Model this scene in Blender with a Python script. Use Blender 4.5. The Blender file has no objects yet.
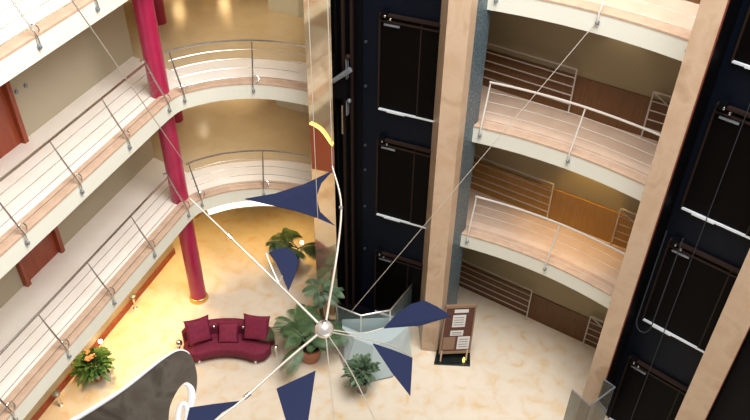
import bpy, bmesh, math, random
from mathutils import Vector, Matrix
random.seed(7)
C = bpy.context.scene.collection
PI = math.pi

# ------------------------------------------------------------------ materials
def mat(name, col, rough=.5, metal=0., spec=.5, var=None, scale=3., detail=4., bump=0., emit=None, es=0., stretch=None, alpha=None, trans=None, coat=0., ramp=(.35, .65)):
    m = bpy.data.materials.new(name); m.use_nodes = True
    nt = m.node_tree; b = nt.nodes['Principled BSDF']
    b.inputs['Base Color'].default_value = (*col, 1)
    b.inputs['Roughness'].default_value = rough
    b.inputs['Metallic'].default_value = metal
    b.inputs['Specular IOR Level'].default_value = spec
    b.inputs['Coat Weight'].default_value = coat
    b.inputs['Coat Roughness'].default_value = .05
    if trans: b.inputs['Transmission Weight'].default_value = trans
    if alpha is not None: b.inputs['Alpha'].default_value = alpha
    if emit: b.inputs['Emission Color'].default_value = (*emit, 1); b.inputs['Emission Strength'].default_value = es
    if var or bump:
        tc = nt.nodes.new('ShaderNodeTexCoord'); mp = nt.nodes.new('ShaderNodeMapping')
        nt.links.new(tc.outputs['Object'], mp.inputs['Vector'])
        if stretch: mp.inputs['Scale'].default_value = stretch
        n = nt.nodes.new('ShaderNodeTexNoise'); n.inputs['Scale'].default_value = scale; n.inputs['Detail'].default_value = detail
        n.inputs['Distortion'].default_value = .6
        nt.links.new(mp.outputs['Vector'], n.inputs['Vector'])
        if var:
            r = nt.nodes.new('ShaderNodeValToRGB'); els = r.color_ramp.elements
            cols = [col] + list(var)
            els[0].position = ramp[0]; els[0].color = (*cols[0], 1)
            els[1].position = ramp[1]; els[1].color = (*cols[-1], 1)
            for i, c in enumerate(cols[1:-1]):
                e = els.new(ramp[0] + (ramp[1]-ramp[0])*(i+1)/(len(cols)-1)); e.color = (*c, 1)
            nt.links.new(n.outputs['Fac'], r.inputs['Fac']); nt.links.new(r.outputs['Color'], b.inputs['Base Color'])
        if bump:
            bp = nt.nodes.new('ShaderNodeBump'); bp.inputs['Strength'].default_value = bump; bp.inputs['Distance'].default_value = .02
            nt.links.new(n.outputs['Fac'], bp.inputs['Height']); nt.links.new(bp.outputs['Normal'], b.inputs['Normal'])
    return m

M = {}
M['marble_floor'] = mat('cream_marble_floor', (.74, .65, .53), .28, var=[(.72, .62, .49), (.72, .57, .39), (.68, .49, .27)], scale=2.8, detail=7, ramp=(.42, .74))
M['pale_floor'] = mat('pale_marble_walkway', (.9, .84, .78), .3, var=[(.87, .8, .73)], scale=2.)
M['gold_floor'] = mat('golden_polished_floor', (.66, .53, .35), .17, var=[(.6, .47, .3)], scale=1.2)
M['wood_floor'] = mat('honey_marble_walkway', (.74, .57, .45), .3, var=[(.68, .5, .38)], scale=2.)
M['fascia'] = mat('white_fascia_paint', (.8, .8, .71), .5)
M['right_wall'] = mat('olive_paint', (.4, .33, .2), .8)
M['soffit'] = mat('soffit_paint', (.72, .66, .52), .7)
M['curb'] = mat('peach_marble_curb', (.6, .43, .32), .3, var=[(.52, .36, .26)], scale=6)
M['wall'] = mat('warm_beige_paint', (.49, .425, .31), .8)
M['gold_wall'] = mat('golden_paint', (.62, .46, .22), .6)
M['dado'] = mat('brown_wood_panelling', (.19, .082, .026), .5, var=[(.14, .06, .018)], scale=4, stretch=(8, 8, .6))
M['lamplit_dado'] = mat('lamplit_wood_panelling', (.5, .27, .07), .45, var=[(.43, .22, .05)], scale=4, stretch=(8, 8, .6))  # brown panelling with golden lamp light put into the colour
M['red_wood'] = mat('red_wood', (.36, .075, .03), .35, var=[(.27, .05, .02)], scale=3, stretch=(6, 6, .6))
M['tan_marble'] = mat('tan_marble', (.54, .37, .245), .3, var=[(.59, .43, .3), (.46, .3, .185)], scale=1.6, detail=8, ramp=(.35, .7))
M['polished_marble'] = mat('polished_tan_marble', (.72, .58, .4), .07, metal=.78, var=[(.78, .66, .5), (.62, .47, .3)], scale=1.4, detail=8, ramp=(.35, .7))
M['granite'] = mat('blue_grey_granite', (.035, .07, .09), .35, var=[(.09, .135, .16), (.2, .25, .28)], scale=28, detail=5, ramp=(.38, .68))
M['navy'] = mat('dark_navy_panel', (.0025, .0046, .0105), .45, spec=.12)
M['black'] = mat('shaft_black', (.002, .002, .003), .5, spec=.1)
M['dark_door'] = mat('dark_bronze_door', (.0022, .0016, .0014), .5, spec=.06)
M['bronze_trim'] = mat('bronze_trim', (.022, .012, .009), .5, spec=.15)
M['board_edge'] = mat('tan_board_edge', (.26, .16, .1), .5)
M['rust'] = mat('rust_painted_edge', (.25, .06, .035), .5)
M['steel'] = mat('brushed_steel', (.72, .7, .68), .25, metal=1.)
M['white_metal'] = mat('white_sill_metal', (.75, .8, .86), .3, metal=.2)
M['chrome'] = mat('chrome', (.85, .83, .8), .12, metal=1.)
M['alu'] = mat('pale_arm_metal', (.62, .56, .5), .35, metal=.5)
M['pale_rail'] = mat('pale_rail_metal', (.68, .63, .58), .45, metal=.15)  # steel of the right rails, sky reflection put into the paler colour
M['cable'] = mat('pale_cable', (.62, .56, .5), .5, metal=.1)
M['rod'] = mat('dark_rod', (.03, .035, .045), .5)
M['column'] = mat('crimson_lacquer', (.42, .012, .075), .3, var=[(.36, .01, .06)], scale=3, coat=.2)
M['hub'] = mat('satin_silver', (.8, .76, .72), .3, metal=.6)
M['brass'] = mat('brass', (.8, .55, .2), .3, metal=1.)
M['sail'] = mat('navy_blue_sailcloth', (.014, .02, .06), .8, spec=.2)
M['sofa'] = mat('burgundy_velvet', (.2, .012, .04), .8, var=[(.15, .008, .03)], scale=9, bump=.1)
M['cushion'] = mat('burgundy_cushion', (.23, .014, .05), .8, var=[(.17, .01, .035)], scale=12, bump=.1)
M['leaf'] = mat('palm_green', (.04, .085, .035), .45, var=[(.09, .16, .06)], scale=5)
M['leaf2'] = mat('fresh_green', (.05, .13, .03), .45, var=[(.1, .2, .05)], scale=5)
M['dusty_leaf'] = mat('dusty_green', (.055, .115, .06), .5, var=[(.12, .18, .1)], scale=5)
M['flower'] = mat('orange_petals', (.8, .36, .2), .5)
M['stem'] = mat('brown_stem', (.14, .09, .05), .8)
M['terracotta'] = mat('terracotta', (.5, .2, .11), .7, var=[(.42, .17, .09)], scale=6)
M['grey_pot'] = mat('grey_pot', (.28, .25, .22), .6)
M['soil'] = mat('soil', (.03, .02, .015), .95)
M['board'] = mat('dark_brown_board', (.1, .028, .018), .4, var=[(.08, .02, .013)], scale=5, stretch=(1, 1, 6))
M['paper'] = mat('white_paper', (.7, .68, .66), .7)
M['ink'] = mat('grey_print', (.2, .17, .17), .7)
M['black_gloss'] = mat('black_glass_base', (.012, .016, .016), .06)
M['bronze'] = mat('dark_bronze_sheet', (.125, .102, .082), .36, metal=.45, var=[(.165, .14, .115), (.085, .068, .053)], scale=1.6, bump=.03)
M['white_edge'] = mat('white_lacquer_edge', (.86, .89, .93), .35)
M['reflection_red'] = mat('red_brown_reflection', (.3, .06, .02), .4)  # colour of the reflection shape on the marble fin
M['glow'] = mat('yellow_glow', (1, .8, .2), .5, emit=(1, .75, .15), es=1.8)  # bright edge of that reflection shape, also the board's marker lamp
M['lamp'] = mat('warm_lamp', (1, .9, .7), .5, emit=(1, .85, .6), es=12)
M['cove'] = mat('cove_glow', (1, .95, .8), .5, emit=(1, .9, .68), es=1.6)
M['grey_metal'] = mat('grey_machine_metal', (.25, .28, .33), .4, metal=.6)
def glass(name, col, fac, rough=.05):
    m = bpy.data.materials.new(name); m.use_nodes = True; nt = m.node_tree
    for n in list(nt.nodes): nt.nodes.remove(n)
    o = nt.nodes.new('ShaderNodeOutputMaterial'); mix = nt.nodes.new('ShaderNodeMixShader')
    t = nt.nodes.new('ShaderNodeBsdfTransparent'); p = nt.nodes.new('ShaderNodeBsdfPrincipled')
    t.inputs['Color'].default_value = (.93, .96, .96, 1)
    p.inputs['Base Color'].default_value = (*col, 1); p.inputs['Roughness'].default_value = rough
    mix.inputs['Fac'].default_value = fac
    nt.links.new(t.outputs[0], mix.inputs[1]); nt.links.new(p.outputs[0], mix.inputs[2]); nt.links.new(mix.outputs[0], o.inputs['Surface'])
    return m
M['glass'] = glass('clear_green_glass', (.25, .32, .32), .25)
M['pale_glass'] = glass('pale_frosted_glass', (.62, .72, .74), .62, .25)
M['smoked_glass'] = glass('smoked_glass', (.16, .15, .12), .55)

# ------------------------------------------------------------------ mesh builder
class MB:
    def __init__(s): s.v = []; s.f = []
    def add(s, vs, fs):
        o = len(s.v); s.v += [tuple(v) for v in vs]; s.f += [tuple(i+o for i in f) for f in fs]; return s
    def box(s, c, size, rz=0., mtx=None):
        hx, hy, hz = size[0]/2, size[1]/2, size[2]/2
        m = mtx or Matrix.Rotation(rz, 4, 'Z')
        vs = [Vector(c) + m.to_3x3() @ Vector((x, y, z)) for x in (-hx, hx) for y in (-hy, hy) for z in (-hz, hz)]
        return s.add(vs, [(0, 1, 3, 2), (4, 6, 7, 5), (0, 4, 5, 1), (2, 3, 7, 6), (0, 2, 6, 4), (1, 5, 7, 3)])
    def prism(s, poly, z0, z1):
        n = len(poly)
        a = sum(poly[i][0]*poly[(i+1) % n][1]-poly[(i+1) % n][0]*poly[i][1] for i in range(n))
        if a < 0: poly = poly[::-1]
        vs = [(p[0], p[1], z0) for p in poly] + [(p[0], p[1], z1) for p in poly]
        return s.add(vs, [tuple(range(n))[::-1], tuple(range(n, 2*n))] + [(i, (i+1) % n, n+(i+1) % n, n+i) for i in range(n)])
    def tube(s, pts, r, n=8, cap=True):
        P = [Vector(p) for p in pts]; m = len(P)
        rs = r if isinstance(r, (list, tuple)) else [r]*m
        vs = []; up = None
        for i in range(m):
            t = (P[min(i+1, m-1)]-P[max(i-1, 0)]).normalized()
            if up is None: up = Vector((0, 0, 1)) if abs(t.z) < .9 else Vector((1, 0, 0))
            a = t.cross(up)
            if a.length < 1e-5: a = t.orthogonal()
            a.normalize(); b = a.cross(t).normalized(); up = b
            for k in range(n):
                w = 2*PI*k/n; vs.append(P[i]+(a*math.cos(w)+b*math.sin(w))*rs[i])
        fs = [(i*n+k, i*n+(k+1) % n, (i+1)*n+(k+1) % n, (i+1)*n+k) for i in range(m-1) for k in range(n)]
        if cap: fs += [tuple(range(n))[::-1], tuple(range((m-1)*n, m*n))]
        return s.add(vs, fs)
    def lathe(s, prof, c=(0, 0, 0), n=24):
        vs = [(c[0]+r*math.cos(2*PI*k/n), c[1]+r*math.sin(2*PI*k/n), c[2]+z) for r, z in prof for k in range(n)]
        m = len(prof)
        fs = [(i*n+k, i*n+(k+1) % n, (i+1)*n+(k+1) % n, (i+1)*n+k) for i in range(m-1) for k in range(n)]
        fs += [tuple(range(n))[::-1], tuple(range((m-1)*n, m*n))]
        return s.add(vs, fs)
    def ball(s, c, r, n=16):
        prof = [(max(1e-3, r*math.sin(PI*i/(n//2))), -r*math.cos(PI*i/(n//2))) for i in range(n//2+1)]
        return s.lathe(prof, c, n)
    def strip(s, base, z0a, z1a):          # vertical closed wall band of thickness from two polylines
        return s
    def sheet(s, poly, t):                 # 3-D polygon given thickness t along its normal
        P = [Vector(p) for p in poly]; n = len(P)
        nr = Vector((0, 0, 0))
        for i in range(n): nr += P[i].cross(P[(i+1) % n])
        nr.normalize()
        vs = [p+nr*t/2 for p in P]+[p-nr*t/2 for p in P]
        return s.add(vs, [tuple(range(n)), tuple(range(n, 2*n))[::-1]]+[(i, n+i, n+(i+1) % n, (i+1) % n) for i in range(n)])
    def build(s, name, m, parent=None, smooth=True, loc=None):
        me = bpy.data.meshes.new(name); vs = s.v
        if parent is not None and loc is None:
            pl = parent.get('_o'); 
            if pl: vs = [(v[0]-pl[0], v[1]-pl[1], v[2]-pl[2]) for v in vs]
        if loc is not None: vs = [(v[0]-loc[0], v[1]-loc[1], v[2]-loc[2]) for v in vs]
        me.from_pydata(vs, [], s.f); me.update()
        bm = bmesh.new(); bm.from_mesh(me); bmesh.ops.recalc_face_normals(bm, faces=bm.faces); bm.to_mesh(me); bm.free()
        if smooth:
            for p in me.polygons: p.use_smooth = True
            me.set_sharp_from_angle(angle=math.radians(35))
        me.materials.append(m)
        o = bpy.data.objects.new(name, me); C.objects.link(o)
        if parent is not None: o.parent = parent
        if loc is not None: o.location = loc
        return o

ORIG = {}
def thing(name, label, cat, loc=(0, 0, 0), group=None):
    o = bpy.data.objects.new(name, None); C.objects.link(o); o.location = loc; o.empty_display_size = .1
    o['label'] = label; o['category'] = cat
    if group: o['group'] = group
    ORIG[o.name] = Vector(loc)
    return o
def part(mb, name, m, parent, smooth=True, label=None, origin=None):
    # vertices given in world space; convert to the top thing's frame
    top = parent
    while top.parent: top = top.parent
    q = ORIG.get(top.name, Vector((0, 0, 0)))
    mb.v = [tuple(Vector(v)-q) for v in mb.v]
    o = mb.build(name, m, None, smooth); o.parent = parent
    if label: o['label'] = label
    return o
def single(mb, name, m, label, cat, loc=(0, 0, 0), group=None, smooth=True):
    o = mb.build(name, m, None, smooth, loc=loc); o['label'] = label; o['category'] = cat
    if group: o['group'] = group
    return o
def struct(mb, name, m, parent=None, smooth=False):
    o = mb.build(name, m, None, smooth)
    if parent is not None: o.parent = parent
    else: o['kind'] = 'structure'
    return o

def catmull(pts, k=6):
    P = [Vector(p) for p in pts]; P = [2*P[0]-P[1]]+P+[2*P[-1]-P[-2]]; out = []
    for i in range(1, len(P)-2):
        for j in range(k):
            t = j/k; a, b, c, d = P[i-1:i+3]
            out.append(.5*((2*b)+(c-a)*t+(2*a-5*b+4*c-d)*t*t+(3*b-a-3*c+d)*t*t*t))
    return out+[P[-2]]
def offset(pl, d):     # to the left of travel
    out = []
    for i, p in enumerate(pl):
        t = (pl[min(i+1, len(pl)-1)]-pl[max(i-1, 0)]).normalized(); out.append(p+Vector((-t.y, t.x))*d)
    return out
def arclen(pl):
    s = [0]
    for a, b in zip(pl, pl[1:]): s.append(s[-1]+(b-a).length)
    return s
def at(pl, s):
    L = arclen(pl)
    for i in range(len(pl)-1):
        if s <= L[i+1] or i == len(pl)-2:
            t = (s-L[i])/max(1e-9, L[i+1]-L[i]); d = (pl[i+1]-pl[i]).normalized()
            return pl[i].lerp(pl[i+1], t), Vector((-d.y, d.x))
def near(pl, q):
    q = Vector(q); L = arclen(pl); best = (9e9, 0)
    for i in range(len(pl)-1):
        d = pl[i+1]-pl[i]; t = max(0, min(1, (q-pl[i]).dot(d)/d.length_squared)); w = (pl[i]+d*t-q).length
        if w < best[0]: best = (w, L[i]+t*d.length)
    return best[1]
def sub(pl, s0, s1, step=.12):
    n = max(2, int((s1-s0)/step)); return [at(pl, s0+(s1-s0)*i/n) for i in range(n+1)]

V2 = lambda L: [Vector(p) for p in L]
LEVELS = (3.5, 6.5, 9.5)
# balcony edges in plan (atrium lies on the right of travel)
left_edge = V2([(-7.55, 5.2), (-6.95, 7.0), (-6.32, 9.0), (-5.82, 10.5), (-5.42, 11.75), (-4.95, 13.2), (-4.64, 14.15)])
curve_edge = catmull(V2([(-4.64, 14.15), (-4.46, 14.52), (-4.16, 14.76), (-3.6, 15.02), (-2.75, 15.14), (-1.85, 14.96), (-1.1, 14.62)]), 6)
edge = left_edge[:-1] + curve_edge
right_edge = catmull(V2([(1.75, 13.55), (2.16, 13.44), (3.0, 13.06), (3.85, 12.56), (4.62, 11.98), (5.3, 11.36), (5.43, 11.24)]), 5)

# ------------------------------------------------------------------ setting: floor and walls
struct(MB().prism([(-14, -4), (16, -4), (16, 30), (-14, 30)], -.3, 0), 'floor', M['marble_floor'])
wl0, wld = Vector((-7.16, 12.91)), Vector((1.14, 3.47)).normalized()
wln = Vector((-wld.y, wld.x))
def wl(s, d=0): return wl0+wld*s+wln*d        # point on the left corridor wall
struct(MB().prism([wl(-9), wl(3.8), wl(3.8, .3), wl(-9, .3)], 0, 13.5), 'wall_left', M['wall'])
struct(MB().prism([wl(-9, -.03), wl(3.8, -.03), wl(3.8, 0), wl(-9, 0)], 0, .2), 'baseboard_left', M['red_wood'])
struct(MB().prism([wl(3.8), (-9.5, 17.6), (-9.5, 17.8), wl(3.8, .3)], 0, 13.5), 'wall_lobby_side', M['gold_wall'])
struct(MB().prism([(-9.5, 17.6), (-9.3, 17.6), (-9.3, 27.4), (-9.5, 27.4)], 0, 13.5), 'wall_lobby_left', M['gold_wall'])
struct(MB().prism([(-9.5, 27.4), (-.9, 27.4), (-.9, 27.7), (-9.5, 27.7)], 0, 13.5), 'wall_lobby_back', M['gold_wall'])
struct(MB().prism([(-1.2, 15.3), (-.9, 15.3), (-.9, 27.4), (-1.2, 27.4)], 0, 13.5), 'wall_lobby_right', M['gold_wall'])
struct(MB().prism([(-3.0, 19.3), (-2.15, 18.9), (-1.25, 18.9), (-1.25, 20.2), (-3.0, 20.2)], 0, 13.5), 'wall_lobby_pier', M['fascia'])

# slabs
def slab(z, lower=None):
    inner = [wl(3.8, .02), Vector((-9.3, 17.7)), Vector((-9.3, 27.4)), Vector((-1.2, 27.4)), Vector((-1.2, 14.7))]
    poly = list(edge)+inner[::-1]+[wl(-9)]
    struct(MB().prism(poly, z-.34, z), 'balcony_slab', M['pale_floor'])
    off = offset(edge, .3)
    struct(MB().prism(list(offset(edge, -.012))+off[::-1], z-.34, z+.03), 'balcony_fascia', M['fascia'])
    struct(MB().prism(list(offset(edge, -.02))+off[::-1], z+.03, z+.07), 'balcony_curb', M['curb'])
    struct(MB().prism([(p.x, p.y) for p in offset(edge, .2)]+[(p.x, p.y) for p in (inner[::-1]+[wl(-9)])], z-.36, z-.341), 'ceiling', M['soffit'])
    g = [at(edge, s) for s in [near(edge, (-4.64, 14.15))+.18*i for i in range(24)]]
    gp = [p+n*1.3 for p, n in g if (p+n*1.3).x < -1.3 and p.x > -4.3]
    struct(MB().prism([wl(3.75, -.02)]+gp[:]+[(-1.2, gp[-1].y), (-1.2, 27.4), (-9.3, 27.4), (-9.3, 17.8)], z, z+.008), 'floor', M['gold_floor'])
    # right-hand balcony
    rp = list(right_edge)+[Vector((8.3, 12.0)), Vector((6.9, 12.55)), Vector((5.86, 13.19)), Vector((2.75, 15.24)), Vector((1.0, 16.4)), Vector((.9, 15.3)), Vector((1.9, 14.2))]
    struct(MB().prism(rp, z-.34, z), 'balcony_slab', M['wood_floor'])
    ro = offset(right_edge, .32)
    struct(MB().prism(list(offset(right_edge, -.012))+ro[::-1], z-.34, z+.03), 'balcony_fascia', M['fascia'])
    struct(MB().prism(list(offset(right_edge, -.02))+ro[::-1], z+.03, z+.07), 'balcony_curb', M['curb'])
for z in LEVELS: slab(z)

# right corridor back wall with dado, per storey
rw = [(.2, 16.86), (2.75, 15.18), (5.86, 13.13), (8.4, 11.46)]
rn = Vector((2.05, 3.11)).normalized()
def rwp(d): return [Vector(p)+rn*d for p in rw]
struct(MB().prism(rwp(0)+rwp(.3)[::-1], 0, 13.5), 'wall_right_back', M['right_wall'])
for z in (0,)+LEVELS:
    struct(MB().prism(rwp(-.03)+rwp(0)[::-1], z, z+.9), 'wall_right_dado', M['lamplit_dado'] if z == 3.5 else M['dado'])

# elevator bank, straight ahead
e1, u1 = Vector((.07, 14.29)), Vector((.923, -.386)); n1 = Vector((.386, .923))
def E1(s, d=0): return e1+u1*s+n1*d
struct(MB().prism([E1(-1.3), E1(1.7), E1(1.7, .25), E1(-1.3, .25)], 0, 17), 'wall_elevator_centre', M['navy'])
e2, u2 = Vector((5.72, 10.92)), Vector((.75, -.661)); n2 = Vector((.661, .75))
def E2(s, d=0): return e2+u2*s+n2*d
struct(MB().prism([E2(-.62), E2(4.5), E2(4.5, .25), E2(-.62, .25)], 0, 17), 'wall_elevator_right', M['navy'])
# fins
struct(MB().prism([(1.27, 12.92), (1.68, 12.87), (1.83, 13.12), (1.62, 13.9), (1.22, 13.82)], 0, 17), 'trim_1', M['tan_marble'])
struct(MB().prism([(1.83, 13.12), (2.17, 13.62), (2.1, 13.95), (1.62, 13.9)], 0, 17), 'trim_2', M['granite'])
struct(MB().prism([(-1.49, 14.07), (-.94, 13.83), (-1.0, 14.75), (-1.0, 15.35), (-1.2, 15.35)], 0, 17), 'trim_3', M['polished_marble'])
struct(MB().prism([E2(-.54, -.74), E2(-.16, -.74), E2(-.16, .02), E2(-.54, .02)], 0, 17), 'trim_4', M['tan_marble'])
struct(MB().prism([E2(1.43, -.74), E2(1.93, -.74), E2(1.93, .02), E2(1.43, .02)], 0, 17), 'trim_5', M['tan_marble'])
for q, s in enumerate((-.158, 1.932)):
    struct(MB().prism([E2(s, -.74), E2(s+.012, -.74), E2(s+.012, -.68), E2(s, -.68)], 0, 17), 'trim_%d' % (6+q), M['rust'])
    struct(MB().prism([E2(s, -.68), E2(s+.01, -.68), E2(s+.01, 0), E2(s, 0)], 0, 17), 'trim_%d' % (8+q), M['black'])
struct(MB().prism([E2(1.95, -.3), E2(4.5, -.3), E2(4.5, -.02), E2(1.95, -.02)], 0, 17), 'wall_far_right', M['black'])
struct(MB().prism([E1(-1.12, -.01), E1(-.42, -.01), E1(-.42, 0), E1(-1.12, 0)], 0, 17), 'trim_10', M['black'])

struct(MB().prism([(-.9, 13.1), (-.3, 12.8), (.42, 13.0), (.98, 13.86), E1(1.0), E1(-1.2)], 0, .02), 'trim_11', M['black'])
dn = [0]
def landing_door(P, z, s0, w, h=2.17):
    dn[0] += 1
    d = bpy.data.objects.new('door_%d' % dn[0], None); C.objects.link(d); d['kind'] = 'structure'
    m = MB()
    def bx(sa, sb, da, db, za, zb, name, mt):
        return part(MB().prism([P(sa, da), P(sb, da), P(sb, db), P(sa, db)], za, zb), name, mt, d, False)
    split = s0+w*.62
    bx(s0, split, -.03, 0, z, z+h, 'door_panel', M['dark_door'])
    bx(split+.015, s0+w, -.05, 0, z, z+h, 'door_panel', M['dark_door'])
    bx(split-.012, split+.015, -.056, 0, z, z+h, 'seam_strip', M['bronze_trim'])
    bx(s0-.035, s0, -.07, 0, z, z+h, 'door_jamb', M['bronze_trim'])
    bx(s0+w, s0+w+.035, -.07, 0, z, z+h, 'door_jamb', M['bronze_trim'])
    hd = bx(s0-.02, s0+w+.02, -.09, 0, z+h, z+h+.05, 'header', M['bronze_trim'])
    bx(s0, s0+w, -.07, 0, z+h-.13, z+h-.09, 'header_rail', M['bronze_trim'])
    bx(s0+.03, s0+.16, -.14, 0, z+h-.02, z+h+.12, 'operator_box', M['black'])
    part(MB().ball((*P(s0+.13, -.15), z+h+.04), .03, 10), 'pulley', M['steel'], d)
    part(MB().ball((*P(s0+.24, -.13), z+h-.02), .032, 10), 'pulley', M['steel'], d)
    bx(s0+.08, s0+.42, -.075, 0, z+h-.2, z+h-.16, 'hanger_plate', M['grey_metal'])
    bx(s0-.01, s0+w+.05, -.075, 0, z-.035, z, 'sill', M['white_metal'])
    bx(s0+.2, s0+.62, -.1, -.075, z-.04, z+.005, 'sill_clip', M['white_metal'])
    return d
for z in (.0,)+LEVELS: landing_door(E1, max(z, .06), 0., 1.42)
for z in (.0,)+LEVELS: landing_door(E2, max(z, .06), 0.02, 1.9)

# left corridor doors
for z in LEVELS:
    dn[0] += 1
    d = bpy.data.objects.new('door_%d' % dn[0], None); C.objects.link(d); d['kind'] = 'structure'
    def bw(sa, sb, da, db, za, zb, name, mt): return part(MB().prism([wl(sa, da), wl(sb, da), wl(sb, db), wl(sa, db)], za, zb), name, mt, d, False)
    bw(-1.35, -.3, -.02, 0, z, z+2.08, 'door_leaf', M['red_wood'])
    bw(-.3, -.19, -.13, 0, z, z+2.2, 'door_jamb', M['red_wood'])
    bw(-1.46, -1.35, -.13, 0, z, z+2.2, 'door_jamb', M['red_wood'])
    bw(-1.35, -.3, -.13, 0, z+2.08, z+2.2, 'door_lintel', M['red_wood'])
    part(MB().tube([(*wl(-1.22, -.02), z+1.), (*wl(-1.22, -.07), z+1.), (*wl(-1.1, -.07), z+1.)], .012, 6), 'handle', M['steel'], d)
for s, w in ((0., 'nearer the red door frame'), (.27, 'farther from the red door frame')):
    c = wl(s, -.012)
    single(MB().tube([(*wl(s, 0), 7.52), (*wl(s, -.03), 7.52)], .045, 12), 'wall_stud', M['grey_metal'], 'small dark round stud on the beige corridor wall, %s' % w, 'stud', loc=(c.x, c.y, 7.52))

# ------------------------------------------------------------------ railings
PROF = [(-.055, -.17), (-.06, -.05), (-.05, .06), (.0, .16), (.1, .36), (.2, .56), (.29, .76), (.36, .93)]   # (inward, above floor)
def prof_at(h):
    for (a, b), (c, d) in zip(PROF, PROF[1:]):
        if b <= h <= d: return a+(c-a)*(h-b)/(d-b)
def railing(pl, z, s0, s1, posts, label, endloop=(False, False), mt='steel'):
    p0, _ = at(pl, (s0+s1)/2)
    t = thing('railing', label, 'railing', (p0.x, p0.y, z), 'stainless steel railings along the balcony edges')
    S = sub(pl, s0, s1, .15)
    d = prof_at(.93)
    hand = [(*(p+n*d), z+.95) for p, n in S]
    for e, flag in ((0, endloop[0]), (-1, endloop[1])):
        if flag:
            p = Vector(hand[e]); q = Vector(hand[1 if e == 0 else -2]); dr = (p-q).normalized()
            nn = S[e][1]; nn = Vector((nn.x, nn.y, 0))
            loop = [p+dr*.08*math.sin(a)+nn*.08*(1-math.cos(a)) for a in [PI*k/5 for k in range(1, 6)]]
            hand = hand+[tuple(v) for v in loop] if e == -1 else [tuple(v) for v in loop[::-1]]+hand
    part(MB().tube(hand, .026, 8), 'handrail', M[mt], t)
    for h in (.2, .385, .57, .755):
        dd = prof_at(h)+.02
        part(MB().tube([(*(p+n*dd), z+h) for p, n in S], .0065 if mt == 'steel' else .0045, 5), 'rail', M[mt], t)
    for s in posts:
        p, n = at(pl, s); tg = Vector((n.y, -n.x))
        po = part(MB().tube([(*(p+n*a), z+b) for a, b in PROF], [.016, .018, .018, .018, .02, .02, .018, .014], 7), 'post', M[mt], t)
        c = [p+n*.1+tg*(.07-.07*math.cos(a)) for a in [2*PI*k/10 for k in range(8)]]
        if mt == 'steel': part(MB().tube([(*(p+n*(.02+.05*math.sin(a))+tg*(.07-.07*math.cos(a))), z+.16+.06*math.sin(a)) for a in [2*PI*k/12 for k in range(10)]], .012, 6), 'scroll', M[mt], po)
        q = p-n*.085
        part(MB().tube([(*p, z-.12), (*(p-n*.06), z-.12)], .038, 10).ball((q.x+n.x*.02, q.y+n.y*.02, z-.12), .03, 8), 'bolt', M['grey_metal'], po)
    return t
sl = near(edge, (-4.66, 14.2)); sc0 = near(edge, (-4.4, 14.6)); sce = near(edge, (-1.35, 14.74))
names = {3.5: 'lower', 6.5: 'middle', 9.5: 'upper'}
for z in LEVELS:
    ps = [near(edge, q) for q in ((-7.05, 6.7), (-6.55, 8.2), (-6.05, 9.7), (-5.58, 11.18), (-5.12, 12.72), (-4.68, 14.22))]
    railing(edge, z, .3, sl, ps, 'steel railing along the long straight left balcony, %s of three levels' % names[z], (False, True))
    if z < 9: railing(edge, z, sc0, sce, [near(edge, (-4.4, 14.6))+.05, near(edge, (-2.85, 15.12))], 'steel railing around the curved balcony beyond the red column, %s level' % names[z])
    a, b = near(right_edge, (2.2, 13.42)), near(right_edge, (5.37, 11.3))
    railing(right_edge, z, a, b, [a+.02, near(right_edge, (3.92, 12.5)), near(right_edge, (5.2, 11.45))], 'steel railing of the right balcony between marble fins, %s level' % names[z], mt='pale_rail')

# short guard rails in front of the right corridor wall
def guard(p, q, z, label, slope=False):
    P, Q = Vector(p), Vector(q)
    t = thing('guard_rail', label, 'railing', ((P.x+Q.x)/2, (P.y+Q.y)/2, z), 'short guard rails by the right corridor wall')
    for h in (.28, .49, .7, .91): part(MB().tube([(P.x, P.y, z+h), (Q.x, Q.y, z+h)], .013, 6), 'rail', M['pale_rail'], t)
    part(MB().tube([(P.x, P.y, z+1.12), (Q.x, Q.y, z+1.12)], .02, 8), 'handrail', M['pale_rail'], t)
    d = (Q-P).normalized()
    for e in (0, 1):
        w = P.lerp(Q, e)
        part(MB().tube([(w.x, w.y, z), (w.x, w.y, z+1.12)], .018, 6), 'post', M['pale_rail'], t)
    if slope:
        part(MB().tube([(P.x, P.y, z+1.12), (P.x+d.x*.9+rn.x*.05, P.y+d.y*.9+rn.y*.05, z+.55)], .022, 6), 'stair_handrail', M['pale_rail'], t)
wlev = {0: 'ground floor', 3.5: 'lower balcony', 6.5: 'middle balcony', 9.5: 'upper balcony'}
for z in (0, 3.5, 6.5):
    k = Vector((4.26, 14.18))-rn*.14; wd = Vector((-3.11, 2.05)).normalized()
    guard(k, k+wd*2.2, z, 'short steel guard rail beside blue-grey granite, %s corridor' % wlev[z])
    k = Vector((5.62, 13.29))-rn*.14
    guard(k, k-wd*1.2, z, 'short steel guard rail by the right marble fin, %s corridor' % wlev[z], True)

# ------------------------------------------------------------------ columns
def column(x, y, r, label):
    t = thing('column', label, 'column', (x, y, 0), 'crimson columns of the lobby')
    part(MB().lathe([(r, .0), (r, 13.5)], (x, y, 0), 28), 'shaft', M['column'], t)
    part(MB().lathe([(r+.05, 0), (r+.05, .05), (r+.02, .12), (r+.003, .13)], (x, y, 0), 28), 'base_ring', M['brass'], t)
    for z in LEVELS: part(MB().lathe([(r+.004, -.36), (r+.05, -.36), (r+.05, -.42), (r+.004, -.5)], (x, y, z), 28), 'collar', M['column'], t)
column(-4.88, 14.67, .215, 'crimson round column at the corner of the curved balcony')
column(-5.78, 18.4, .19, 'crimson round column standing back in the lobby')

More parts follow.
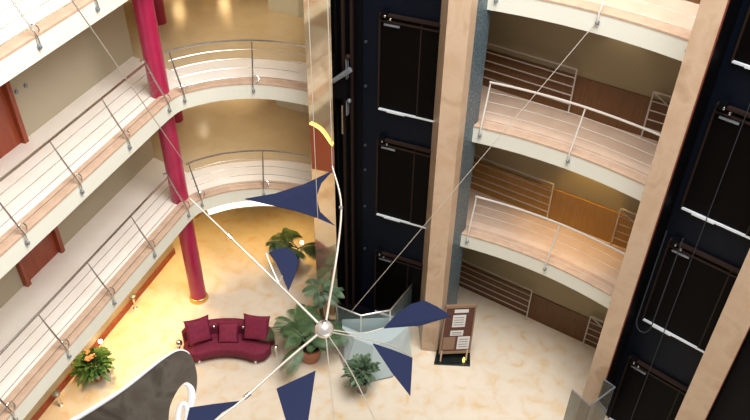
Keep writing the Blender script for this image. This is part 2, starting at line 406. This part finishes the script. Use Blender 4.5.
# ------------------------------------------------------------------ elevator machinery
for i, (s, d, w, lab) in enumerate(((-.98, -.12, .05, 'dark vertical guide rail nearest the polished marble fin'), (-.8, -.16, .05, 'brown vertical guide rail under the counterweight bracket'), (-.62, -.12, .05, 'dark vertical guide rail beside the navy lift wall'))):
    c = E1(s, d)
    single(MB().box((c.x, c.y, 8.5), (w, .07, 17), math.atan2(u1.y, u1.x)), 'guide_rail', M['bronze_trim'] if i else M['black'], lab, 'rail', (c.x, c.y, 0), 'lift guide rails')
c = E2(.5, -.12)
single(MB().tube([(c.x, c.y, 0), (c.x, c.y, 17)], .008, 6), 'guide_rail', M['rod'], 'thin dark guide rod in front of right lift doors', 'rail', (c.x, c.y, 0), 'lift guide rails')
c = E1(-.8, -.3)
cw = thing('counterweight', 'dark counterweight with slanted grey bracket in centre lift shaft', 'counterweight', (c.x, c.y, 6.5))
rz = math.atan2(u1.y, u1.x)
part(MB().box((c.x, c.y, 6.95), (.34, .16, .5), rz), 'weight', M['black'], cw, False)
a, b = E1(-.95, -.42), E1(-.52, -.42)
part(MB().tube([(a.x, a.y, 7.12), (b.x, b.y, 7.5)], [.05, .065], 6), 'bracket', M['grey_metal'], cw)
for q in (-.95, -.65):
    w = E1(q, -.3); part(MB().box((w.x, w.y, 7.0), (.03, .1, 1.4), rz), 'side_frame', M['grey_metal'] if q > -.8 else M['black'], cw, False)
w = E1(-.6, -.36); part(MB().ball((w.x, w.y, 7.75), .06, 10), 'pulley', M['bronze_trim'], cw)
w = E1(-.58, -.36); part(MB().ball((w.x, w.y, 6.7), .05, 10), 'pulley', M['grey_metal'], cw)
w = E1(-.8, -.25); part(MB().box((w.x, w.y, 6.1), (.035, .03, .75), rz), 'buffer_strip', M['steel'], cw, False)
for i, z in enumerate((8.0, 6.95, 5.4, 4.7, 3.6, 2.2)):
    w = E1(-.34, -.02)
    single(MB().tube([(*E1(-.34, 0), z), (*E1(-.34, -.05), z)], .03, 8), 'wall_bracket', M['rod'], ['topmost', 'second', 'third', 'fourth', 'fifth', 'lowest'][i]+' of the small studs in a column on the navy lift wall', 'bracket', (w.x, w.y, z), 'studs on the navy lift wall')
# hanging control cable of the right lift
pts = []
for k in range(21):
    a = PI*k/20; p = E2(-.06+.16*(1-math.cos(a)), -.25); pts.append((p.x, p.y, 3.62-.3*math.sin(a)))
p = E2(-.06, -.25); q = E2(.26, -.25)
pts = [(p.x, p.y, 6.)]+pts+[(q.x, q.y, 6.)]
single(MB().tube(pts, .012, 6), 'travelling_cable', M['rod'], 'thin dark cable hanging in a loop in the right lift shaft', 'cable', pts[0])

# glowing panel added for a reflection on the polished marble fin
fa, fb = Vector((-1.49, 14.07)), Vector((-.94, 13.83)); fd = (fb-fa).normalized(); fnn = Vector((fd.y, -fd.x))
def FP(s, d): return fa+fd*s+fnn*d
t = thing('fin_reflection', 'added panel for a red-brown reflection with curved yellow neon edge on polished marble fin', 'light', (*FP(.3, .02), 5.0))
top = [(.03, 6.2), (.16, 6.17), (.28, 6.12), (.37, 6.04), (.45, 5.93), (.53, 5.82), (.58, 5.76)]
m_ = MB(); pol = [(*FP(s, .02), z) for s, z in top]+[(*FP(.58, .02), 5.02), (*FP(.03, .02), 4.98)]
m_.sheet(pol, .036); part(m_, 'panel', M['reflection_red'], t, False)
part(MB().tube([(*FP(s, .035), z) for s, z in top], .02, 8), 'bright_edge', M['glow'], t)

# ------------------------------------------------------------------ ground floor: lights
cp = [at(edge, sc0+.2+i*.1) for i in range(28)]
cp = [(*(p+n*.02), 3.05) for p, n in cp if p.x < -2.35]
single(MB().tube(cp, .08, 10), 'cove_light', M['cove'], 'glowing white curved cove light under the lower curved balcony', 'light', cp[len(cp)//2])

# ------------------------------------------------------------------ sofa
def arc_block(c, r0, r1, a0, a1, z0, z1, n=22, bulge=0., round_=.06):
    m = MB(); vs = []; fs = []
    prof = []
    rr = round_
    for (r, z, sx, sz) in ((r0, z0, 1, 1), (r0, z1, 1, -1), (r1, z1, -1, -1), (r1, z0, -1, 1)):
        for k in range(4):
            w = PI/2*k/3
            if (sx, sz) == (1, 1): q = (r+rr-rr*math.sin(w), z+rr-rr*math.cos(w))
            if (sx, sz) == (1, -1): q = (r+rr-rr*math.cos(w), z-rr+rr*math.sin(w))
            if (sx, sz) == (-1, -1): q = (r-rr+rr*math.sin(w), z-rr+rr*math.cos(w))
            if (sx, sz) == (-1, 1): q = (r-rr+rr*math.cos(w), z+rr-rr*math.sin(w))
            prof.append(q)
    L = len(prof); rc = sum(p[0] for p in prof)/L; zc = sum(p[1] for p in prof)/L
    for i in range(n+1):
        f = i/n; a = a0+(a1-a0)*f; e = min(f, 1-f)*n; sc = 1 if e >= 3 else math.sqrt(1-((3-e)/3)**2*.85)
        for r, z in prof:
            R = rc+(r-rc)*sc; Z = z0+(z-z0)*(.75+.25*sc)
            vs.append((c[0]+R*math.sin(a), c[1]+R*math.cos(a), Z))
    for i in range(n):
        for k in range(L): fs.append((i*L+k, i*L+(k+1) % L, (i+1)*L+(k+1) % L, (i+1)*L+k))
    fs += [tuple(range(L)), tuple(range(n*L, (n+1)*L))[::-1]]
    return m.add(vs, fs)
sc = (-3.68, 10.95)
t = thing('sofa', 'curved burgundy velvet sofa beside the palm on the cream floor', 'sofa', (-3.72, 12.8, 0))
part(arc_block(sc, 1.5, 2.18, -.62, .58, .14, .44, round_=.07), 'seat', M['sofa'], t)
part(arc_block(sc, 2.06, 2.32, -.57, .54, .2, .78, round_=.09), 'backrest', M['sofa'], t)
for a, r in ((-.48, 1.6), (.45, 1.6), (-.48, 2.12), (.45, 2.12)):
    x, y = sc[0]+r*math.sin(a), sc[1]+r*math.cos(a)
    part(MB().lathe([(.03, 0), (.035, .02), (.045, .15)], (x, y, 0), 12), 'leg', M['chrome'], t)
for a in (-.67, .63):
    x, y = sc[0]+2.05*math.sin(a), sc[1]+2.05*math.cos(a)
    part(MB().lathe([(.03, .0), (.04, .3), (.06, .36), (.04, .42), (.01, .44)], (x, y, 0), 12), 'end_post', M['chrome'], t)
for a in (-.19, .17):
    x, y = sc[0]+2.1*math.sin(a), sc[1]+2.1*math.cos(a)
    part(MB().ball((x, y-.04, .7), .05, 12), 'knob', M['chrome'], t)
for a in (-.65,):
    x, y = sc[0]+2.05*math.sin(a), sc[1]+2.05*math.cos(a)
    part(MB().ball((x, y, .5), .09, 14), 'end_knob', M['chrome'], t)
def cushion(c, sz, th, tilt, rz, spin, label):
    n = 10; m = MB(); vs = []; fs = []
    for sgn in (1, -1):
        for i in range(n+1):
            for j in range(n+1):
                u, v = i/n*2-1, j/n*2-1
                k = max(0, (1-u**4)*(1-v**4))**.5
                pin = 1-.1*(1-abs(u)**2)*abs(v)**3; pin2 = 1-.1*(1-abs(v)**2)*abs(u)**3
                vs.append((u*sz/2*pin2, sgn*th/2*k, v*sz/2*pin))
    o = (n+1)**2
    for sgn in (0, 1):
        for i in range(n):
            for j in range(n):
                q = (sgn*o+i*(n+1)+j, sgn*o+(i+1)*(n+1)+j, sgn*o+(i+1)*(n+1)+j+1, sgn*o+i*(n+1)+j+1)
                fs.append(q if sgn == 0 else q[::-1])
    R = Matrix.Rotation(rz, 4, 'Z') @ Matrix.Rotation(tilt, 4, 'X') @ Matrix.Rotation(spin, 4, 'Y')
    m.add([R @ Vector(v) for v in vs], fs)
    m.v = [tuple(Vector(v)+Vector(c)) for v in m.v]
    o_ = single(m, 'cushion', M['cushion'], label, 'cushion', c, 'burgundy cushions on the curved sofa')
    bm = bmesh.new(); bm.from_mesh(o_.data); bmesh.ops.remove_doubles(bm, verts=bm.verts, dist=.0005); bm.to_mesh(o_.data); bm.free()
cushion((-4.42, 12.74, .8), .68, .2, -.55, .75, .25, 'square burgundy cushion at the left end of the curved sofa')
cushion((-2.96, 12.84, .84), .7, .2, -.5, -.12, .0, 'square burgundy cushion at the sofa end nearest the palm')
cushion((-3.7, 12.86, .6), .56, .17, -.8, .02, .0, 'burgundy cushion lying between the two square end cushions')

# ------------------------------------------------------------------ plants
def leafblade(m, base, dirv, L, w, droop, seg=5, fold=.25):
    d = Vector(dirv).normalized(); side = d.cross(Vector((0, 0, 1)))
    if side.length < .05: side = Vector((1, 0, 0))
    side.normalize(); vs = []; fs = []
    for i in range(seg+1):
        t = i/seg; p = Vector(base)+d*L*t+Vector((0, 0, -droop*L*t*t)); ww = w*math.sin(PI*min(.98, .08+t*.9))**.7
        vs += [p-side*ww-Vector((0, 0, -fold*ww)), p, p+side*ww+Vector((0, 0, fold*ww))]
    for i in range(seg): fs += [(3*i, 3*i+1, 3*i+4, 3*i+3), (3*i+1, 3*i+2, 3*i+5, 3*i+4)]
    m.add(vs, fs)
def frond(m, base, az, el, L, w, droop, nl=22):
    d = Vector((math.cos(az)*math.cos(el), math.sin(az)*math.cos(el), math.sin(el)))
    pts = [Vector(base)+d*L*k/8+Vector((0, 0, -droop*L*(k/8)**2)) for k in range(9)]
    m.tube(pts, [.012*(1-k/10)+.003 for k in range(9)], 5)
    side = Vector((-math.sin(az), math.cos(az), 0))
    for k in range(nl):
        f = .22+.78*k/(nl-1); p = Vector(base)+d*L*f+Vector((0, 0, -droop*L*f*f)); tg = (d+Vector((0, 0, -2*droop*f))).normalized()
        ll = w*(.45+.55*math.sin(PI*min(1, f*.95)))
        for sg in (1, -1): leafblade(m, p, tg*.75+side*sg*.8+Vector((0, 0, -.15)), ll, ll*.032, .35, 3)
def pot(t, x, y, r, h, m, soil=True):
    p = part(MB().lathe([(r*.68, 0), (r*.95, h*.8), (r*1.04, h*.82), (r*1.04, h), (r*.88, h), (r*.86, h*.88)], (x, y, 0), 24), 'pot', m, t)
    part(MB().lathe([(.01, h*.89), (r*.86, h*.9)], (x, y, 0), 20), 'soil', M['soil'], p)
def palm(x, y, label, n, L, w, trunk, potr, poth, potm, leafm, seed, elr=(.25, 1.2), droop=.45):
    random.seed(seed)
    t = thing('potted_palm', label, 'plant', (x, y, 0))
    pot(t, x, y, potr, poth, potm)
    stems = MB(); tops = []
    for k in range(3):
        a = 2*PI*k/3+.4; q = (x+math.cos(a)*potr*.35, y+math.sin(a)*potr*.35)
        e = (x+math.cos(a)*potr*.9, y+math.sin(a)*potr*.9, trunk*(.75+.25*k/2)); tops.append(e)
        stems.tube([(q[0], q[1], poth*.85), ((q[0]+e[0])/2, (q[1]+e[1])/2, e[2]*.6), e], [.03, .026, .02], 7)
    part(stems, 'stem', M['stem'], t)
    f = MB()
    for k in range(n):
        az = 2*PI*k/n*2.618+random.uniform(-.3, .3); el = random.uniform(*elr)
        frond(f, tops[k % 3], az, el, L*random.uniform(.75, 1.1), w*random.uniform(.8, 1.15), droop*random.uniform(.8, 1.2))
    part(f, 'fronds', leafm, t)
palm(-1.6, 12.6, 'large green palm in terracotta pot beside the burgundy sofa', 22, 1.05, .36, .9, .33, .52, M['terracotta'], M['leaf'], 3)
palm(-1.3, 13.5, 'dusty green palm at the foot of the polished marble fin', 14, .5, .24, 1.7, .2, .4, M['grey_pot'], M['dusty_leaf'], 5)
palm(-2.4, 15.9, 'dark green palm under the curved balcony by the white spot lamp', 16, .85, .36, 1.0, .25, .45, M['grey_pot'], M['leaf'], 9)
def bush(x, y, label, R, zc, n, leafm, potr, poth, potm, seed, flowers=0, w=.04):
    random.seed(seed)
    t = thing('potted_plant', label, 'plant', (x, y, 0))
    pot(t, x, y, potr, poth, potm)
    f = MB(); s_ = MB(); fl = MB()
    for k in range(7):
        a = 2*PI*k/7; s_.tube([(x, y, poth*.85), (x+math.cos(a)*R*.25, y+math.sin(a)*R*.25, zc), (x+math.cos(a)*R*.5, y+math.sin(a)*R*.5, zc+R*.35)], [.012, .01, .006], 5)
    for k in range(n):
        a = random.uniform(0, 2*PI); el = random.uniform(-.3, 1.45); rr = R*random.uniform(.15, .75)
        d = Vector((math.cos(a)*math.cos(el), math.sin(a)*math.cos(el), math.sin(el)))
        leafblade(f, Vector((x, y, zc))+d*rr, d+Vector((random.uniform(-.4, .4), random.uniform(-.4, .4), .1)), R*random.uniform(.35, .55), w, .35, 4)
    part(s_, 'stem', M['stem'], t); part(f, 'leaves', leafm, t)
    for k in range(flowers):
        a = random.uniform(0, 2*PI); el = random.uniform(.6, 1.4)
        p = Vector((x, y, zc))+Vector((math.cos(a)*math.cos(el), math.sin(a)*math.cos(el), math.sin(el)))*R*.85
        m = MB()
        for j in range(5):
            b = 2*PI*j/5; leafblade(m, p, (math.cos(b), math.sin(b), .5), .1, .035, .2, 3)
        m.ball(p, .025, 8); part(m, 'flower', M['flower'], t)
bush(-.24, 11.58, 'small bushy green plant in a pot before the pale glass', .46, .72, 150, M['dusty_leaf'], .16, .4, M['grey_pot'], 11, w=.045)
bush(-6.84, 11.8, 'green plant with orange flowers by the left wall', .48, .5, 260, M['leaf2'], .14, .24, M['terracotta'], 12, flowers=4, w=.055)

# small lamps
def spot_lamp(x, y, label, h=.28):
    t = thing('spot_lamp', label, 'lamp', (x, y, 0), 'small white lamps on the ground floor')
    part(MB().lathe([(.08, 0), (.08, .02), (.015, .03), (.015, h)], (x, y, 0), 14), 'stand', M['steel'], t)
    part(MB().ball((x, y, h+.04), .055, 14), 'globe', M['lamp'], t)
spot_lamp(-2.17, 16.74, 'small white lamp glowing behind the back lobby palm')
spot_lamp(-7.0, 12.75, 'small white lamp beyond the orange-flowered plant')
def bollard(x, y, label):
    t = thing('bollard', label, 'bollard', (x, y, 0), 'short steel bollards along the left wall')
    part(MB().lathe([(.06, 0), (.06, .02), (.03, .04), (.03, .4)], (x, y, 0), 14), 'stem', M['steel'], t)
    part(MB().lathe([(.02, .4), (.09, .42), (.09, .47), (.02, .5)], (x, y, 0), 16), 'cap', M['grey_metal'], t)
bollard(-6.55, 14.25, 'short steel bollard by the left wall, nearer the red column')
bollard(-7.5, 11.0, 'short steel bollard by the left wall, this side of the plant')

# ------------------------------------------------------------------ notice board
BL, BR, TL, TR = Vector((1.72, 12.62, .3)), Vector((2.47, 12.68, .3)), Vector((1.8, 12.86, 1.7)), Vector((2.53, 12.92, 1.7))
t = thing('notice_board', 'dark brown standing notice board with white papers by granite', 'notice board', (2.1, 12.65, 0))
def bq(u, v, d=0.):
    a = BL.lerp(BR, u); b = TL.lerp(TR, u); nrm = (BR-BL).cross(TL-BL).normalized()
    return a.lerp(b, v)+nrm*d
def bpanel(u0, u1, v0, v1, d, th): return MB().sheet([bq(u0, v0, d), bq(u1, v0, d), bq(u1, v1, d), bq(u0, v1, d)], th)
bd = part(bpanel(0, 1, 0, 1, 0, .05), 'panel', M['board'], t, False)
for u0, u1, v0, v1 in ((-.03, .02, -.02, 1.02), (.98, 1.03, -.02, 1.02), (-.03, 1.03, -.03, .02), (-.03, 1.03, .98, 1.03)):
    part(bpanel(u0, u1, v0, v1, .012, .07), 'frame_bar', M['board_edge'], t, False)
for u0, u1, v0, v1, nl in ((.3, .78, .87, .94, 0), (.28, .72, .56, .82, 4), (.26, .7, .37, .48, 2), (.54, .96, .06, .34, 4)):
    pp = part(bpanel(u0, u1, v0, v1, .03, .008), 'paper', M['paper'], t, False)
    for k in range(nl):
        vv = v1-(v1-v0)*(k+1)/(nl+1); part(bpanel(u0+.05, u1-.06, vv-.006, vv+.006, .036, .003), 'print_line', M['ink'], pp, False)
part(bpanel(.05, .46, .06, .34, .03, .008), 'brown_sheet', M['board_edge'], t, False)
for u in (.06, .94):
    p = bq(u, 0); part(MB().tube([(p.x, p.y-.02, .36), (p.x-.02, p.y-.1, .05)], .022, 8), 'leg', M['tan_marble'], t)
    p = bq(u, .5); part(MB().tube([(p.x, p.y+.03, p.z), (p.x, 13.0, .05)], .016, 8), 'rear_strut', M['bronze_trim'], t)
part(MB().prism([(1.58, 12.44), (2.5, 12.4), (2.56, 13.08), (1.7, 13.05)], 0, .05), 'base', M['black_gloss'], t, False)
part(MB().lathe([(.03, .05), (.035, .12), (.02, .2), (.005, .22)], (2.34, 12.52, 0), 10), 'marker_lamp', M['glow'], t, label='small yellow marker on the black base')

# ------------------------------------------------------------------ glass guards
t = thing('glass_guard', 'faceted glass guard with steel top rail before centre lift', 'glass guard', (0, 12.9, 0))
gp = [(-.92, 13.02), (-.3, 12.7), (.42, 12.9), (1.0, 13.86)]
zz = 1.5
for a, b in zip(gp, gp[1:]):
    part(MB().sheet([(*a, .03), (*b, .03), (*b, zz), (*a, zz)], .016), 'glass_pane', M['glass'], t, False)
part(MB().tube([(*p, zz) for p in gp], .026, 8), 'top_rail', M['steel'], t)
for p in gp[:-1]: part(MB().tube([(*p, 0), (*p, zz)], .02, 8), 'post', M['steel'], t)
t = thing('glass_skirt', 'pale frosted glass skirt sloping to floor before centre lift', 'glass guard', (0, 12.2, 0))
ob = [(-.85, 12.75), (-.69, 12.2), (-.05, 11.86), (.5, 12.02), (1.0, 12.7)]
it = [(-.78, 12.86), (-.45, 12.5), (0., 12.28), (.45, 12.45), (.9, 12.95)]
for a, b, c, d in zip(ob, ob[1:], it, it[1:]):
    part(MB().sheet([(*a, .03), (*b, .03), (*d, .85), (*c, .85)], .016), 'glass_pane', M['pale_glass'], t, False)
part(MB().sheet([(*p, .86) for p in it]+[(1.1, 13.3, .86), (-.8, 13.15, .86)], .014), 'glass_top', M['pale_glass'], t, False)
part(MB().tube([(*p, .02) for p in ob], .02, 6), 'bottom_rail', M['steel'], t)
t = thing('glass_screen', 'smoked glass screen at the foot of the right fin', 'glass guard', (5., 10.4, 0))
gA, gB, gC = E2(-.14, -.8), E2(.12, -.86), E2(.3, -1.5)
gs = [E2(-.17, -.78), E2(.1, -.8), E2(-.05, -1.6), E2(-.55, -1.5)]
for a, b in zip(gs, gs[1:]):
    part(MB().sheet([(*a, .03), (*b, .03), (*b, 2.), (*a, 2.)], .016), 'glass_pane', M['smoked_glass'], t, False)
part(MB().tube([(*p, 2.) for p in gs], .02, 6), 'top_rail', M['grey_metal'], t)

# ------------------------------------------------------------------ mobile
hub = (-.96, 9.97, 4.0)
t = thing('hanging_mobile', 'hanging mobile of pale arms and navy sails around chrome hub', 'mobile', hub)
hb = part(MB().ball(hub, .185, 24), 'hub', M['hub'], t)
part(MB().lathe([(.186, -.02), (.198, -.01), (.198, .01), (.186, .02)], hub, 28), 'hub_ring', M['steel'], hb)
part(MB().lathe([(.03, .16), (.05, .17), (.05, .22), (.02, .23)], hub, 14), 'hub_cap', M['steel'], hb)
arms = dict(
 a1=[(-1.09, 10.12, 4.01), (-2.29, 11.14, 4.52), (-3.06, 11.56, 5.11), (-3.74, 11.84, 5.75)],
 a2=[(-0.94, 10.12, 4.01), (-0.8, 11.44, 4.44), (-0.72, 12.17, 4.98), (-0.75, 12.56, 5.35), (-0.93, 12.97, 5.8)],
 a3=[(-0.82, 9.89, 4.0), (0.04, 9.62, 4.08), (0.52, 9.36, 4.16), (0.74, 9.11, 4.2)],
 a4=[(-0.81, 9.95, 4.0), (-0.25, 9.84, 4.04), (0.22, 9.91, 4.13)],
 a5=[(-0.86, 9.79, 4.0), (-0.41, 8.95, 4.02), (0.06, 7.83, 4.06), (0.29, 7.22, 4.08)],
 a6=[(-0.91, 9.76, 4.0), (-0.77, 8.72, 4.0), (-0.65, 7.85, 4.01), (-0.59, 7.25, 4.01)],
 a7=[(-1.09, 9.81, 4.0), (-1.64, 9.11, 4.03), (-2.31, 8.15, 4.1), (-2.82, 7.51, 4.19)])
thin = {'a3', 'a4', 'a8', 'a5', 'a6'}
for k, p in arms.items():
    q = [tuple(v) for v in catmull(p, 5)]; n = len(q); r = .013 if k in thin else .027
    am = part(MB().tube(q, [r*(1-.35*i/(n-1)) for i in range(n)], 8), 'arm', M['alu'], t)
    for f in (.6,) if k in ('a1', 'a2', 'a7') else ():
        c = Vector(q[int(f*n)]); e = Vector(q[int(f*n)+1]); part(MB().tube([c, c+(e-c)*.6], .045, 8), 'collar', M['steel'], am)
sails = dict(
 s1=[(-2.71, 12.22, 5.46), (-2.12, 12.45, 5.43), (-1.5, 12.69, 5.52), (-0.93, 12.9, 5.72), (-1.16, 12.73, 5.53), (-1.26, 12.52, 5.31), (-1.17, 12.29, 5.09), (-0.84, 12.08, 4.89), (-1.21, 12.2, 5.0), (-1.59, 12.26, 5.11), (-2.17, 12.27, 5.27)],
 s2=[(-2.18, 11.45, 4.65), (-2.02, 11.56, 4.67), (-1.82, 11.62, 4.65), (-1.65, 11.53, 4.56), (-1.58, 11.4, 4.46), (-1.61, 11.2, 4.37), (-1.74, 10.79, 4.22), (-1.89, 11.09, 4.38), (-2.03, 11.32, 4.53)],
 s3=[(0.22, 9.91, 4.13), (0.49, 10.2, 4.25), (0.76, 10.33, 4.37), (1.0, 10.33, 4.47), (1.24, 10.12, 4.52), (1.49, 9.84, 4.57), (0.91, 9.82, 4.32)],
 s4=[(0.01, 9.55, 4.07), (0.37, 9.36, 4.12), (0.74, 9.11, 4.2), (0.68, 8.28, 4.16), (0.36, 8.85, 4.11)],
 s5=[(-1.72, 8.48, 4.03), (-1.4, 8.7, 4.01), (-1.06, 8.93, 4.0), (-1.09, 8.27, 4.0), (-1.12, 7.6, 4.0), (-1.4, 7.59, 4.01)],
 s6=[(-3.13, 7.85, 4.28), (-2.74, 8.01, 4.18), (-2.31, 8.15, 4.1), (-2.6, 7.87, 4.15), (-2.88, 7.42, 4.21), (-3.13, 7.42, 4.27)])
for k, p in sails.items():
    s_ = part(MB().sheet(p, .02), 'sail', M['sail'], t, False)
    part(MB().tube(p+[p[0]], .01, 5), 'hem', M['sail'], s_)
part(MB().tube([(-2.24, 11.44, 4.66), (-2.1, 11.18, 4.48), (-1.94, 10.92, 4.31)], .012, 6), 'strut', M['alu'], t)
part(MB().tube([(-1.94, 10.92, 4.31), (-1.87, 11.06, 4.38)], .012, 6), 'strut', M['alu'], t)
part(MB().tube([(-2.24, 11.44, 4.66), (-2.18, 11.45, 4.65)], .014, 6), 'strut', M['alu'], t)
# wires
def wire(a, b, label, r=.012):
    single(MB().tube([a, b], r, 6), 'wire', M['cable'], label, 'wire', a, 'thin wires that hold the mobile')
wire((-3.22, 7.3, 12.0), (-4.69, 14.9, 4.47), 'thin wire crossing down the upper left balcony to the red column', .009)
wire((3.88, 12.5, 9.36), (-.55, 12.82, 1.5), 'long thin wire from upper right balcony to the glass guard', .0065)
wire((-.93, 12.97, 17.), (-.93, 12.97, 5.8), 'thin vertical wire holding the tip of the bowed arm', .01)
wire((-1.21, 12.2, 17.), (-1.21, 12.2, 5.0), 'thin vertical wire crossing the uppermost navy sail', .008)

# ------------------------------------------------------------------ scroll sculpture
outer = [(-5.96, 8.45, 2.76), (-5.69, 8.59, 2.86), (-5.25, 8.83, 3.02), (-4.8, 9.08, 3.21), (-4.34, 9.38, 3.45), (-4.07, 9.55, 3.58), (-3.83, 9.66, 3.66), (-3.64, 9.66, 3.61), (-3.52, 9.54, 3.45), (-3.45, 9.35, 3.21), (-3.48, 9.09, 2.92), (-3.6, 8.73, 2.53), (-3.74, 8.4, 2.18), (-4.84, 8.04, 2.02), (-5.93, 7.94, 2.16)]
hole = [(-3.99, 8.69, 2.58), (-3.97, 8.91, 2.82), (-3.88, 9.08, 3.0), (-3.75, 9.24, 3.15), (-3.62, 9.3, 3.2), (-3.52, 9.24, 3.1), (-3.5, 9.09, 2.92), (-3.55, 8.91, 2.73), (-3.65, 8.72, 2.54), (-3.78, 8.57, 2.39), (-3.93, 8.56, 2.41)]
hc = Vector((-3.76, 8.9, 2.78)); hole = [tuple(hc.lerp(Vector(h), .93)) for h in hole]
curl = [(-3.8, 8.6, 2.44), (-3.79, 8.84, 2.7), (-3.74, 8.96, 2.83), (-3.67, 8.99, 2.85), (-3.63, 8.93, 2.77), (-3.64, 8.84, 2.67)]
sn = Vector((.15, -.75, .65)).normalized()
t = thing('scroll_sculpture', 'large dark bronze scroll with pale rim and oval opening', 'sculpture', (-4.5, 8.6, 0))
O = [Vector(v) for v in catmull(outer, 4)]; Hc = [Vector(v) for v in catmull(hole+[hole[0]], 4)][:-1]
def sheet_with_hole(O, Hh, off):
    bm = bmesh.new()
    vo = [bm.verts.new(v+off) for v in O]; vh = [bm.verts.new(v+off) for v in Hh]
    es = [bm.edges.new((vo[i], vo[(i+1) % len(vo)])) for i in range(len(vo))]+[bm.edges.new((vh[i], vh[(i+1) % len(vh)])) for i in range(len(vh))]
    bmesh.ops.triangle_fill(bm, use_beauty=True, edges=es, normal=sn)
    bm.verts.index_update()
    r = ([tuple(v.co) for v in bm.verts], [tuple(v.index for v in f.verts) for f in bm.faces]); bm.free(); return r
m_ = MB(); v, f = sheet_with_hole(O, Hc, Vector((0, 0, 0))); k = len(v); th = -sn*.05
m_.add(v+[tuple(Vector(q)+th) for q in v], f+[tuple(i+k for i in g[::-1]) for g in f])
no = len(O); nh = len(Hc)
m_.f += [(i, (i+1) % no, k+(i+1) % no, k+i) for i in range(no)]+[(no+i, no+(i+1) % nh, k+no+(i+1) % nh, k+no+i) for i in range(nh)]
part(m_, 'sheet', M['bronze'], t)
rim = O[:30]; n = len(rim)
part(MB().tube([p+sn*.02 for p in rim], [.055*(1-.85*(i/(n-1))**1.4) for i in range(n)], 10), 'rim', M['white_edge'], t, label='pale rim along the upper edge')
lip = [h.lerp(sum(Hc, Vector())/len(Hc), .1) for h in Hc[14:33]]; n = len(lip)
part(MB().tube([p-sn*.02 for p in lip], [.02+.06*math.sin(PI*i/(n-1)) for i in range(n)], 8), 'inner_lip', M['white_edge'], t, label='pale lip inside the oval opening')
cu = catmull([Vector(c) for c in curl], 4); n = len(cu)
part(MB().tube([p-sn*.02 for p in cu], [.06-.025*i/(n-1) for i in range(n)], 8), 'curl', M['white_edge'], t, label='pale curl inside the oval opening')
part(MB().tube([(-4.8, 8.25, 2.1), (-4.8, 8.2, 0)], .08, 14), 'support', M['bronze'], t)
part(MB().lathe([(.4, 0), (.4, .04), (.1, .06)], (-4.8, 8.2, 0), 28), 'foot', M['bronze'], t)

# ------------------------------------------------------------------ lights
def area(name, loc, rot, size, e, col, sy=None, spread=PI):
    l = bpy.data.lights.new(name, 'AREA'); l.energy = e; l.color = col; l.size = size; l.spread = spread
    if sy: l.shape = 'RECTANGLE'; l.size_y = sy
    o = bpy.data.objects.new(name, l); o.location = loc; o.rotation_euler = rot; C.objects.link(o); return o
def spot(name, loc, e, col, ang=120, blend=.9, r=.08, target=None):
    l = bpy.data.lights.new(name, 'SPOT'); l.energy = e; l.color = col; l.spot_size = math.radians(ang); l.spot_blend = blend; l.shadow_soft_size = r
    o = bpy.data.objects.new(name, l); o.location = loc; C.objects.link(o); return o
o = area('skylight', (3.0, 7, 21), (0, 0, 0), 12, 6500, (1, .97, .93), 12); o.rotation_euler = Vector((-4.5, 3, -17)).to_track_quat('-Z', 'Y').to_euler()
WARM = (1, .63, .2); WW = (1, .84, .6)
for x, y, e, g in ((-5.1, 16.7, 330, 75), (-2.7, 16.9, 360, 70), (-6.0, 14.9, 380, 75), (-6.3, 12.9, 600, 85), (-6.9, 10.6, 220, 85), (-4.6, 20.5, 160, 90)):
    spot('downlight', (x, y, 3.1), e, WARM, g, 1.)
for x, y, e in ((-5.9, 21.5, 320), (-2.9, 20.3, 260), (-4., 17.2, 120)):
    spot('downlight', (x, y, 6.1), e, WW)
for x, y, e in ((-6.6, 23.0, 320), (-4.9, 23.4, 360), (-3.4, 18.2, 150)):
    spot('downlight', (x, y, 9.1), e, WW)
for z, e, c in ((6.05, 130, (1, .6, .13)), (3.05, 14, WARM), (9.05, 16, WW)):
    o = spot('downlight', (4.84, 13.55, z), e, c, 82, .7)
    o.rotation_euler = (Vector((4.95, 13.73, z-2.3))-Vector((4.84, 13.55, z))).to_track_quat('-Z', 'Y').to_euler()
# luminous discs of the recessed lamps over the lobby
for x, y, z, l in ((-2.75, 20.6, 6.13, 'recessed round ceiling lamp over the lower lobby floor'), (-7.1, 25.0, 9.13, 'recessed round ceiling lamp over the middle lobby, left'), (-5.6, 25.6, 9.13, 'recessed round ceiling lamp over the middle lobby, right')):
    t = thing('ceiling_light', l, 'light', (x, y, z), 'recessed lobby ceiling lamps')
    part(MB().lathe([(.16, -.01), (.2, -.01), (.2, .01), (.16, .01)], (x, y, z), 24), 'rim', M['chrome'], t)
    part(MB().lathe([(.01, -.012), (.16, -.012)], (x, y, z), 24), 'diffuser', M['lamp'], t)

w = bpy.data.worlds.new('World'); bpy.context.scene.world = w; w.use_nodes = True
w.node_tree.nodes['Background'].inputs['Color'].default_value = (.95, .97, 1, 1)
w.node_tree.nodes['Background'].inputs['Strength'].default_value = .12

# ------------------------------------------------------------------ camera
cam = bpy.data.cameras.new('camera'); cam.sensor_width = 36; cam.lens = 744/750*36; cam.clip_end = 200
co = bpy.data.objects.new('camera', cam); C.objects.link(co)
f, cx, cy = 744., 375., 210.
down = Vector((359-cx, -(1140-cy), -f)).normalized(); up = -down
fw = Vector((0, 0, -1)); fh = (fw-up*fw.dot(up)).normalized(); rt = fh.cross(up)
R = Matrix((rt, fh, up))       # camera axes -> world
co.matrix_world = Matrix.Translation((0, 0, 15)) @ R.to_4x4()
sc_ = bpy.context.scene; sc_.camera = co
vs = sc_.view_settings; vs.view_transform = 'Standard'; vs.look = 'None'; vs.gamma = 1; vs.use_curve_mapping = False; vs.exposure = 0.
